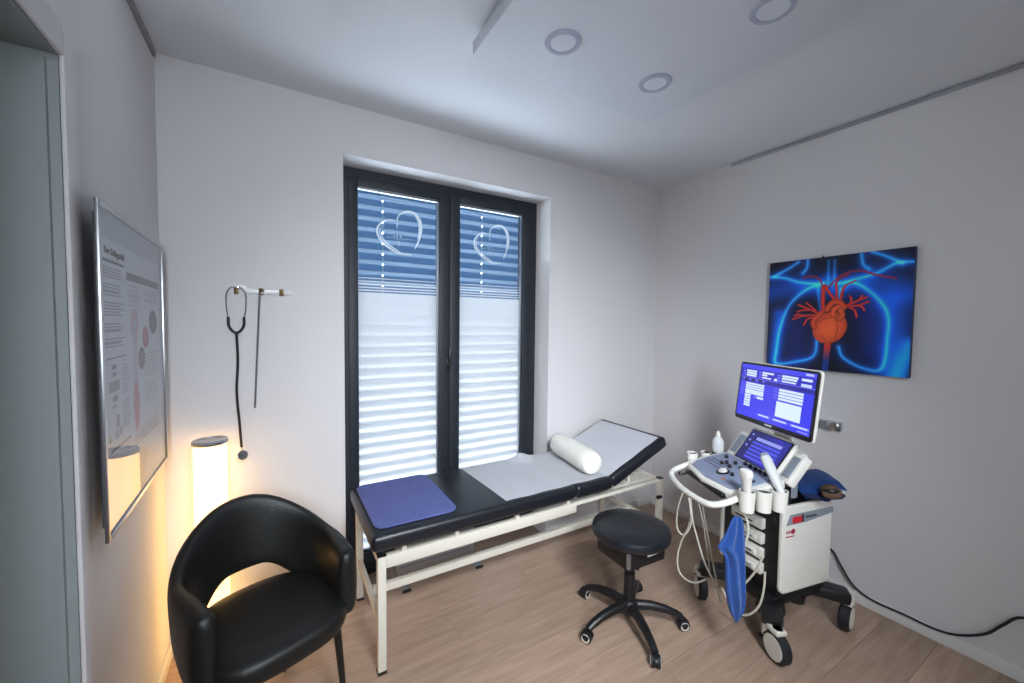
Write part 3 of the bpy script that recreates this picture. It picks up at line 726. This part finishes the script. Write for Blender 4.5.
# ================================================================== ULTRASOUND CART
OB = Vector((2.567, -1.166, 0)); RB = math.radians(-101.1)
ca = thing('ultrasound_machine', 'white and black ultrasound machine on a wheeled cart with two lit screens', 'ultrasound machine', OB, RB)
def cpart(mb, name, m, par=None, **k): return mb.build(name, m, par or ca, **k)
body = MB(); body.box((-.150, -.160, .205), (.150, .160, .640), .012); body.box((-.120, -.12, .635), (.12, .16, .665), .008)
cpart(body, 'body', blk_plastic)
for i in range(5): cpart(MB().box((.118, -.166, .28+.07*i), (.138, -.158, .295+.07*i), .002), 'latch', rubber_m)
RX = lambda x, y, z: Matrix.Translation((x, y, z)) @ Matrix.Rotation(PI/2, 4, 'Z') @ Matrix.Rotation(PI/2, 4, 'X')
for sx in (1, -1):
    sp = MB(); sp.prism(roundrect(-.165, .238, .165, .645, .030, 6), .150 if sx > 0 else -.170, .170 if sx > 0 else -.150, .006, Matrix(((0, 0, 1, 0), (1, 0, 0, 0), (0, 1, 0, 0), (0, 0, 0, 1))))
    pn = cpart(sp, 'side_panel', cart_m)
    if sx > 0:
        mk = MB(); mk.prism([(-.145, .560), (-.120, .606), (.165, .606), (.165, .580), (-.02, .560)], .170, .173, 0, Matrix(((0, 0, 1, 0), (1, 0, 0, 0), (0, 1, 0, 0), (0, 0, 0, 1))))
        mk.build('grip_recess', grille_m, pn, smooth=False)
        MB().box((.1728, -.108, .566), (.1745, -.050, .594)).build('red_label', red_m, pn, smooth=False)
        MB().box((.1728, -.050, .566), (.1745, -.036, .600)).build('dark_label', darkprint_m, pn, smooth=False)
        lt = MB()
        for i in range(9): lt.box((.1728, -.024+i*.0085, .579), (.1742, -.019+i*.0085, .589 + (.003 if i in (0, 3, 6) else 0)))
        lt.build('lettering', darkprint_m, pn, smooth=False)
        em = MB(); em.lathe([(0, 0), (.012, 0), (.012, .001), (0, .001)], 20, Matrix.Translation((.1702, -.098, .527)) @ Matrix.Rotation(PI/2, 4, 'Y')); em.box((.1702, -.145, .503), (.1712, -.092, .508))
        for i in range(4): em.box((.1702, -.142+i*.009, .520), (.1710, -.137+i*.009, .533))
        em.build('emblem', crimson_m, pn, smooth=False)
# chassis with four arms
chs = MB(); chs.box((-.150, -.200, .165), (.150, .17, .215), .015)
for sx, sy in ((1, -1), (-1, -1), (1, 1), (-1, 1)):
    chs.bar((.08*sx, .12*sy, .178), (.205*sx, .255*sy, .165), .085, .055, .012)
cpart(chs, 'chassis', blk_plastic)
hb = MB(); hb.lathe([(0, .10), (.045, .115), (.062, .15), (.055, .20), (0, .21)], 20, Matrix.Translation((.125, -.165, 0))); cpart(MB().lathe([(0, .13), (.04, .14), (.045, .18), (0, .20)], 16, Matrix.Translation((.11, .02, 0))), 'axle_housing', blk_plastic)
cpart(hb, 'pedal_housing', blk_plastic)
base_rot = -RB
for (sx, sy, yaw_w) in ((1, -1, math.radians(-22)), (-1, -1, math.radians(-42)), (1, 1, math.radians(-82)), (-1, 1, math.radians(-10))):
    px_, py_ = (.226 if (sx, sy) == (1, -1) else .200)*sx, .250*sy
    # wheel axle direction yaw_w is given in world space
    Mw = Matrix.Translation((px_, py_, .066)) @ Matrix.Rotation(yaw_w+base_rot, 4, 'Z') @ Matrix.Rotation(PI/2, 4, 'Y')
    ty = MB(); ty.lathe([(.040, -.022), (.058, -.022), (.066, -.014), (.066, .014), (.058, .022), (.040, .022)], 32, Mw)
    cw = cpart(ty, 'castor', rubber_m)
    hb = MB(); hb.lathe([(0, -.0235), (.050, -.0235), (.053, -.021), (.053, .021), (.050, .0235), (0, .0235)], 32, Mw); hb.build('wheel_disc', hub_m, cw)
    fk = MB(); ax = Matrix.Translation((px_, py_, 0)) @ Matrix.Rotation(yaw_w+base_rot, 4, 'Z')
    fk.box((-.026, -.026, .128), (.026, .040, .150), .006, 2, ax); fk.box((-.020, .036, .070), (.020, .072, .142), .010, 2, ax)
    fk.lathe([(0, .140), (.020, .140), (.020, .150), (0, .150)], 16, Matrix.Translation((px_, py_, 0))); fk.build('fork_cover', hub_m, cw)
    pdl = MB(); pdl.box((-.014, .060, .048), (.014, .098, .056), .003, 2, ax); pdl.build('brake_pedal', rubber_m, cw)
# front connectors
for i in range(4):
    z0 = .555-.072*i; o_ = .016*i
    cn = MB(); cn.box((-.085+o_*.3, -.186, z0-.052), (.085, -.158, z0), .006); cn.box((-.06, -.196, z0-.042), (.06, -.184, z0-.012), .006)
    c_ = cpart(cn, 'probe_connector', cart_m)
    MB().box((-.05, -.1975, z0-.030), (.045, -.1955, z0-.022), .001).build('slot', darkprint_m if i % 2 == 0 else grille_m, c_)

# console (swivelled against the cart)
OC = Vector((2.245, -1.117, 0)); RC = math.radians(-115.4)
MCON = (Matrix.Translation(OB) @ Matrix.Rotation(RB, 4, 'Z')).inverted() @ Matrix.Translation(OC) @ Matrix.Rotation(RC, 4, 'Z')
def con(mb, name, m, par=None, M=None, **k):
    mb.bm.transform(MCON if M is None else MCON @ M); return mb.build(name, m, par or ca, **k)
KT = Matrix.Translation((0, 0, .782)) @ Matrix.Rotation(math.radians(13.9), 4, 'X')     # keyboard plane, rises towards the screens
def kb(mb, name, m, par=None, **k): return con(mb, name, m, par, KT, **k)
rim = [(-.155, -.118), (0, -.140), (.155, -.118), (.200, -.085), (.215, -.02), (.205, .10), (.19, .125), (-.19, .125), (-.205, .10), (-.215, -.02), (-.200, -.085)]
co1 = kb(MB().prism(rim, -.045, -.004, .010), 'console_body', cart_m)
gp = [(-.150, -.096), (0, -.114), (.150, -.096), (.175, -.06), (.180, .03), (.170, .108), (-.170, .108), (-.180, .03), (-.175, -.06)]
kb(MB().prism(gp, -.006, .002, .002), 'control_panel', cgrey_m, co1)
kb(MB().box((-.15, -.140, -.038), (.15, -.118, -.016), .006), 'front_groove', blk_plastic, co1)
kb(MB().lathe([(0, .001), (.030, .001), (.030, .004), (.024, .006), (0, .006)], 24, Matrix.Translation((.005, -.03, 0))), 'trackball_ring', blk_plastic, co1)
kb(MB().lathe([(.020, .004), (.019, .010), (.014, .015), (.006, .0175), (0, .018)], 24, Matrix.Translation((.005, -.03, 0))), 'trackball', cart_m, co1)
for x, yv in ((-.115, .070), (-.06, .035), (-.07, .015), (-.03, .06), (-.015, .02), (.03, .045), (.035, .088), (.06, .03), (.07, .088), (.10, .088), (.06, -.02), (.095, .045), (.105, .01), (.0, .088), (.13, .088)):
    kb(MB().lathe([(0, .001), (.0085, .001), (.0080, .014), (.0065, .016), (0, .016)], 14, Matrix.Translation((x, yv, 0))), 'knob', blk_plastic, co1)
kb(MB().lathe([(.0085, .001), (.012, .001), (.012, .005), (.0085, .006)], 16, Matrix.Translation((.095, .030, 0))), 'lit_ring', orange_m, co1)
kb(MB().box((.055, -.075, .001), (.075, -.068, .005), .001), 'lit_button', orange_m, co1)
kb(MB().box((.120, -.005, .001), (.160, .02, .007), .003), 'key_block', blk_plastic, co1)
for i in range(6):
    for j in range(3):
        kb(MB().box((-.155+.022*i, .015-.022*j, .001), (-.140+.022*i, .025-.022*j, .004), .001), 'button', mat('button_grey', (96, 106, 128), .5) if 'button_grey' not in MATS else MATS['button_grey'], co1)
# front handle loop
hp = [(-.190, -.06, .752), (-.205, -.115, .728), (-.190, -.175, .708), (-.13, -.205, .700), (0, -.222, .697), (.13, -.212, .700), (.188, -.188, .707), (.205, -.125, .728), (.195, -.06, .750)]
con(MB().tube(hp, .0135, 12, 6), 'front_handle', cart_m)
un = MB(); un.box((-.12, -.02, .695), (.12, .20, .750), .015); con(un, 'console_underside', blk_plastic)
col = MB(); col.box((-.08, .10, .60), (.08, .26, .76), .012); con(col, 'lift_column', blk_plastic)
hk = MB(); hk.tube([(-.11, -.12, .735), (-.13, -.165, .715), (-.12, -.175, .73)], .005, 8, 4); con(hk, 'cable_hook', blk_metal)
# probe cups along both edges
def cup(x, yv, z0, z1, r_, name='probe_cup'):
    c_ = MB(); c_.lathe([(r_*.88, z0), (r_, z1), (r_*.86, z1), (r_*.76, z0+.006), (0, z0+.006)], 24, Matrix.Translation((x, yv, 0)))
    o_ = con(c_, name, cart_m)
    con(MB().lathe([(0, z1-.012), (r_*.84, z1-.012), (r_*.84, z1-.008), (0, z1-.008)], 24, Matrix.Translation((x, yv, 0))), 'cup_liner', blk_plastic, o_)
    return o_
for x, yv in ((.236, -.075), (.240, -.005), (.240, .065)): cup(x, yv, .700, .785, .031)
for x, yv in ((-.236, -.045), (-.240, .035)): cup(x, yv, .715, .790, .028)
ra = MB(); ra.box((.185, -.10, .742), (.225, .10, .764), .006); ra.box((-.225, -.08, .742), (-.185, .08, .764), .006); con(ra, 'cup_rail', cart_m)
# touch panel with side speakers
TT = Matrix.Translation((-.004, .167, .871)) @ Matrix.Rotation(math.radians(-35.6), 4, 'X')   # faces -Y, tilted back
tb = con(MB().box((-.142, .004, -.098), (.142, .026, .098), .006), 'touch_housing', cart_m, M=TT)
con(MB().box((-.1325, .0015, -.087), (.1325, .006, .087), .004), 'touch_bezel', blk_plastic, tb, M=TT)
def touch_fn(U, V):
    img = np.zeros(U.shape+(3,)); img[:] = (20, 22, 104)
    img[:] += (20*np.clip(1-2*abs(U-.75), 0, 1)[..., None])*np.array((1, 1, 3.5))
    def rect(a, b, c, d, col): img[(U > a) & (U < b) & (V > c) & (V < d)] = col
    rect(.22, .86, .17, .27, (150, 158, 236))
    for i in range(5):
        rect(.18, .88, .33+.125*i, .415+.125*i, (58, 60, 214))
        for j in range(11): rect(.20+.062*j, .235+.062*j, .35+.125*i, .395+.125*i, (96, 104, 240))
    for i in range(3): rect(.06, .10, .10+.2*i, .17+.2*i, (150, 160, 240))
    return img
sh = print_sheet('touch_screen', .250, .158, 120, 76, touch_fn, screen_m, tb, MCON @ TT @ Matrix.Translation((0, .0008, .003)))
for sx in (1, -1):
    MW = TT @ Matrix.Translation((.175*sx, .012, -.012)) @ Matrix.Rotation(math.radians(-2*sx), 4, 'Z')
    wg = con(MB().box((-.034, .0, -.075), (.034, .042, .070), .009), 'speaker_wing', cart_m, M=MW)
    con(MB().box((-.020, -.0015, -.052), (.022, .002, .052), .004), 'speaker_grille', grille_m, wg, M=MW)
# monitor
TM = Matrix.Translation((-.003, .211, 1.127)) @ Matrix.Rotation(math.radians(-5.7), 4, 'X')
mo = con(MB().prism(roundrect(-.250, -.154, .250, .154, .020, 6), -.016, -.003, .006, Matrix(((1, 0, 0, 0), (0, 0, -1, 0), (0, 1, 0, 0), (0, 0, 0, 1)))), 'monitor_shell', cart_m, M=TM)
con(MB().prism(roundrect(-.244, -.149, .244, .149, .016, 6), -.006, .003, .002, Matrix(((1, 0, 0, 0), (0, 0, -1, 0), (0, 1, 0, 0), (0, 0, 0, 1)))), 'bezel', blk_plastic, mo, M=TM)
def mon_fn(U, V):
    img = np.zeros(U.shape+(3,)); img[:] = (66, 62, 232)
    img[:] += ((np.abs(U-.5)*1.0)[..., None])*np.array((-34, -26, 0.)) + ((V-.5)[..., None])*np.array((10, 10, 20.))
    def rect(a, b, c, d, col): img[(U > a) & (U < b) & (V > c) & (V < d)] = col
    rect(0, 1, 0, .075, (70, 70, 240)); rect(0, 1, .075, .245, (44, 38, 196)); rect(0, 1, .245, .325, (36, 30, 150)); rect(0, 1, .245, .255, (90, 92, 240))
    wht = (216, 232, 255)
    for i in range(3): rect(.09, .245, .105+.042*i, .138+.042*i, wht); rect(.035, .075, .108+.042*i, .134+.042*i, (96, 96, 240))
    for i, e_ in enumerate((.49, .40, .46)): rect(.33, e_, .105+.045*i, .138+.045*i, wht); rect(.28, .32, .108+.045*i, .134+.045*i, (110, 112, 240))
    for i, e_ in enumerate((.80, .79, .78)): rect(.60, e_, .105+.045*i, .138+.045*i, wht); rect(.54, .585, .108+.045*i, .134+.045*i, (110, 112, 240))
    rect(.50, .54, .19, .23, wht); rect(.84, .96, .10, .145, wht); rect(.84, .96, .19, .24, (200, 216, 252)); rect(.88, .97, .02, .05, (190, 200, 250))
    for i in range(7): rect(.03+.052*i, .07+.052*i, .268, .305, (24, 22, 90) if i % 2 else (100, 104, 226))
    for i in range(5): rect(.10, .38, .345+.044*i, .381+.044*i, wht)
    for i in range(6): rect(.02, .085, .345+.044*i, .375+.044*i, (88, 88, 238))
    for i in range(5): rect(.10, .195, .57+.048*i, .608+.048*i, wht)
    rect(.29, .385, .575, .625, wht); rect(.24, .28, .585, .612, (130, 136, 246))
    for i in range(4): rect(.585, .885, .345+.052*i, .388+.052*i, wht); rect(.52, .57, .352+.052*i, .38+.052*i, (100, 100, 240))
    rect(.57, .88, .565, .84, (222, 240, 250))
    for a, b in ((.33, .51), (.54, .74), (.77, .99)):
        rect(a, b, .875, .925, (120, 128, 246)); rect(a+.02, b-.02, .890, .912, (206, 218, 254))
    rect(.86, .98, .955, .975, (150, 156, 240))
    return img
print_sheet('main_screen', .464, .266, 200, 116, mon_fn, screen_m, mo, MCON @ TM @ Matrix.Translation((0, -.0042, .006)))
lg = MB()
for i in range(7): lg.box((-.022+i*.0064, -.0050, -.141), (-.018+i*.0064, -.0030, -.134+(.002 if i % 3 == 0 else 0)))
con(lg, 'lettering', stick_m, mo, M=TM)
nk = MB(); nk.box((-.15, .228, 1.04), (.15, .262, 1.20), .012); nk.box((-.045, .255, .925), (.045, .290, 1.16), .010); nk.tube([(0, .265, .80), (0, .268, .94)], .030, 20); con(nk, 'monitor_neck', cart_m)
cr = MB(); cr.lathe([(0, .835), (.075, .835), (.082, .845), (.082, .868), (.070, .880), (0, .880)], 32, Matrix.Translation((.02, .275, 0))); con(cr, 'swivel_ring', cart_m)
pst = MB(); pst.box((-.05, .235, .66), (.06, .31, .84), .012); con(pst, 'monitor_post', grille_m)

# probes standing in the cups, gel bottle
MW_ = Matrix.Translation(OC) @ Matrix.Rotation(RC, 4, 'Z')
def ctow(x, y, z): return MW_ @ Vector((x, y, z))
def probe(label, x, y, z0, tilt_, yaw_, kind):
    t = thing('ultrasound_probe', label, 'probe', ctow(x, y, z0), RC+yaw_, 'ultrasound probes in the console cups')
    Mt = Matrix.Rotation(tilt_, 4, 'X')
    bd = MB()
    if kind == 0:
        rs = [(.010, .010, -.07), (.012, .012, -.02), (.018, .014, .02), (.020, .015, .05), (.026, .017, .075), (.030, .018, .092), (.027, .014, .100)]
    else:
        rs = [(.011, .011, -.035), (.014, .014, -.015), (.019, .016, .03), (.022, .018, .08), (.023, .018, .12), (.020, .015, .138), (.011, .008, .146)]
    bd.rings([[Mt @ Vector((a*math.cos(2*PI*k/20), b*math.sin(2*PI*k/20), zz)) for k in range(20)] for a, b, zz in rs])
    bd.build('handle', cart_m if kind == 0 else gel_m, t)
    a, b, zz = rs[-2]
    hd = MB(); hd.rings([[Mt @ Vector((a*s*math.cos(2*PI*k/20), b*s*math.sin(2*PI*k/20), zz+dz)) for k in range(20)] for s, dz in ((1.02, -.012), (1.03, 0), (.9, .010), (.5, .014))])
    hd.build('transducer_face', cart_m if kind == 0 else grille_m, t)
    return t
probe('small white ultrasound probe standing in the front right cup of the console', .236, -.075, .770, .10, .2, 0)
probe('long pale grey ultrasound probe leaning from its cup towards the touch screen', .236, .065, .792, math.radians(40), math.radians(-90), 1)
gb = thing('gel_bottle', 'pale plastic gel bottle behind the far edge of the console', 'bottle', ctow(-.240, .100, .7905))
MB().lathe([(0, 0), (.026, 0), (.029, .01), (.029, .055), (.020, .075), (.010, .082)], 24).build('bottle_body', gel_m, gb)
MB().lathe([(0, .082), (.012, .082), (.010, .10), (.004, .112), (0, .112)], 16).build('nozzle', cart_m, gb)
gt = MB(); gt.box((-.268, .04, .776), (-.205, .15, .790), .004); con(gt, 'side_tray', blk_plastic)

# cables of the probes
def cable(name, px, X, r_=.0042, label=None, group='white probe cables under the console'):
    P = [on(a, b, 'X', x_) if not isinstance(x_, str) else None for (a, b), x_ in zip(px, X)]
    return MB().tube(P, r_, 7, 7).build(name, cable_m)
def zz5(L): return [(660+a/5.25, 490+b/5.25) for a, b in L]
C1 = zz5([(120, 15), (100, 70), (88, 140), (92, 205), (122, 235), (150, 210), (165, 150), (150, 40)])
C2 = zz5([(160, 40), (170, 150), (200, 270), (235, 380), (262, 440), (300, 520), (318, 590)])
C3 = zz5([(165, 90), (150, 190), (112, 270), (92, 350), (100, 425), (138, 470), (186, 486), (240, 470)])
C4 = zz5([(195, 40), (222, 150), (240, 260), (255, 370), (262, 440)])
C5 = zz5([(215, 40), (240, 180), (262, 300), (285, 420), (300, 500)])
lab = ['white probe cable hanging in the shortest loop below the console handle', 'white probe cable running down in front of the left castor', 'white probe cable bulging furthest towards the stool',
       'thin white cable dropping behind the others under the console', 'white probe cable dropping close beside the blue cloth']
for i, (P_, x_) in enumerate(((C1, 2.12), (C2, 2.14), (C3, 2.16), (C4, 2.20), (C5, 2.22))):
    o_ = cable('probe_cable', P_, [x_]*len(P_), .0042 if i != 3 else .003); tag(o_, lab[i], 'cable', 'white probe cables under the console')
C6 = [(742, 512), (747, 520), (748, 532), (745, 545), (740, 556), (737, 562)]
C7 = [(763, 556), (758, 567), (750, 578), (740, 588), (733, 594)]
C8 = [(765, 572), (764, 588), (760, 604), (752, 613), (744, 615), (737, 611), (728, 600), (722, 588)]
for P_, x_, l_ in ((C6, 2.10, 'white cable curving from the front right cup behind the blue cloth'), (C7, 2.27, 'white cable slanting from the lowest connector to the blue cloth'), (C8, 2.27, 'white cable looping lowest near the floor in front of the cart')):
    tag(cable('probe_cable', P_, [x_]*len(P_), .0048), l_, 'cable', 'white probe cables under the console')

# blue cloth hanging from the handle
tw_top = ctow(.205, -.110, 0)
def towel():
    rs = []; n = 48
    prof = [(.668, -.010, .012, .008), (.650, -.016, .018, .012), (.61, -.026, .022, .018), (.57, -.038, .026, .022), (.535, -.058, .028, .024), (.522, -.054, .028, .024), (.505, -.036, .029, .024), (.46, -.030, .030, .024), (.40, -.030, .032, .024), (.33, -.026, .034, .024), (.28, -.020, .034, .022), (.25, -.012, .028, .017), (.222, .0, .016, .010), (.205, .006, .010, .004)]
    for zz, xl, xr, wy in prof:
        r_ = []
        for k in range(n):
            a = 2*PI*k/n; g = .62+.38*math.cos(6*a+zz*9)
            r_.append(Vector(((xl+xr)/2+(xr-xl)/2*math.cos(a), wy*g*math.sin(a), zz)))
        rs.append(r_)
    return MB().rings(rs)
tw_ = towel(); tw_.bm.transform(Matrix.Diagonal((1.35, 1.2, 1, 1)))
to = tw_.build('hanging_cloth', towel_m, subsurf=1); to.location = (tw_top.x+.01, tw_top.y-.01, .0); to.rotation_euler = (0, 0, RC+math.radians(80))
tag(to, 'blue cloth hanging in folds from the console handle', 'cloth')
# bundle on the cart top
def blob(c, s, seed, n=18, amp=.18):
    rg = random.Random(seed); ph = [rg.random()*6.28 for _ in range(6)]
    rs = []
    for i in range(1, n):
        t = PI*i/n; r_ = []
        for k in range(24):
            a = 2*PI*k/24; f = 1+amp*math.sin(3*a+ph[0]+2*t)*math.sin(t)+amp*.6*math.sin(5*a+ph[1]-3*t)+amp*.4*math.sin(7*t+ph[2])
            d = Vector((math.sin(t)*math.cos(a)*f, math.sin(t)*math.sin(a)*f, -math.cos(t)*(1+.1*math.sin(4*a+ph[3]))))
            p = Vector((d.x*s[0], d.y*s[1], d.z*s[2]))
            r_.append(p)
        rs.append(r_)
    mb = MB().rings(rs); mb.bm.transform(Matrix.Translation(c)); return mb
MBW = Matrix.Translation(OB) @ Matrix.Rotation(RB, 4, 'Z')
bc = on(812, 484, 'Z', .708)
def sheetf(u, v):
    x = (u-.5)*.17; y = (v-.5)*.20
    return Vector((x, y, .030-.9*x*x-1.1*y*y+.006*math.sin(22*x+3)+.007*math.sin(30*y+14*x)-.035*max(0, u-.75)*2))
c1 = MB().grid(sheetf, 24, 24, .012); c1.bm.transform(Matrix.Translation(bc) @ Matrix.Rotation(RB-.3, 4, 'Z') @ Matrix.Rotation(.18, 4, 'X'))
tag(c1.build('folded_cloth', towel_m), 'blue folded cloth lying on top of the cart behind the speaker', 'cloth')
tag(blob(on(818, 492, 'Z', .684), (.085, .085, .018), 3).build('navy_cloth', navy_m), 'navy cloth bunched under the blue folded cloth on the cart', 'cloth')
cf = thing('blood_pressure_cuff', 'brown and dark rolled cuff at the rear end of the cart top', 'cuff', on(831, 492, 'Z', .720))
blob(Vector((0, 0, 0)), (.042, .040, .030), 11, 14, .10).build('rolled_band', brown_m, cf)
MB().tube([(.036*math.cos(t*.5), .03*math.sin(t*.5), .012+.004*math.sin(t)) for t in range(13)], .008, 8, 2).build('hose', blk_plastic, cf)

# power cord along the right wall
pc = thing('power_cord', 'black power cord running from the cart along the right wall', 'cord', (0, 0, 0))
P_ = [(2.735, -1.17, .30), (2.86, -1.19, .285)]
P_ += [tuple(on(a, b, 'X', W-.022)) for a, b in ((830, 549), (840, 564), (853, 585), (872, 600), (905, 615), (935, 629), (958, 635), (985, 634), (1003, 625), (1024, 618))]
P_ += [(W-.024, -2.02, .29), (W-.030, -2.12, .30)]
MB().tube(P_, .0052, 8, 6).build('cable', rubber_m, pc)
MB().lathe([(0, 0), (.010, 0), (.019, .012), (.019, .034), (0, .036)], 16, Matrix.Translation((W-.048, -2.13, .30)) @ Matrix.Rotation(PI/2, 4, 'Y')).build('plug', rubber_m, pc)
sk = thing('wall_socket', 'white wall socket on the right wall beyond the picture edge', 'socket', (W, -2.13, .30), math.radians(-90))
MB().box((-.04, -.010, -.04), (.04, 0, .04), .004).build('cover_plate', trim_m, sk)
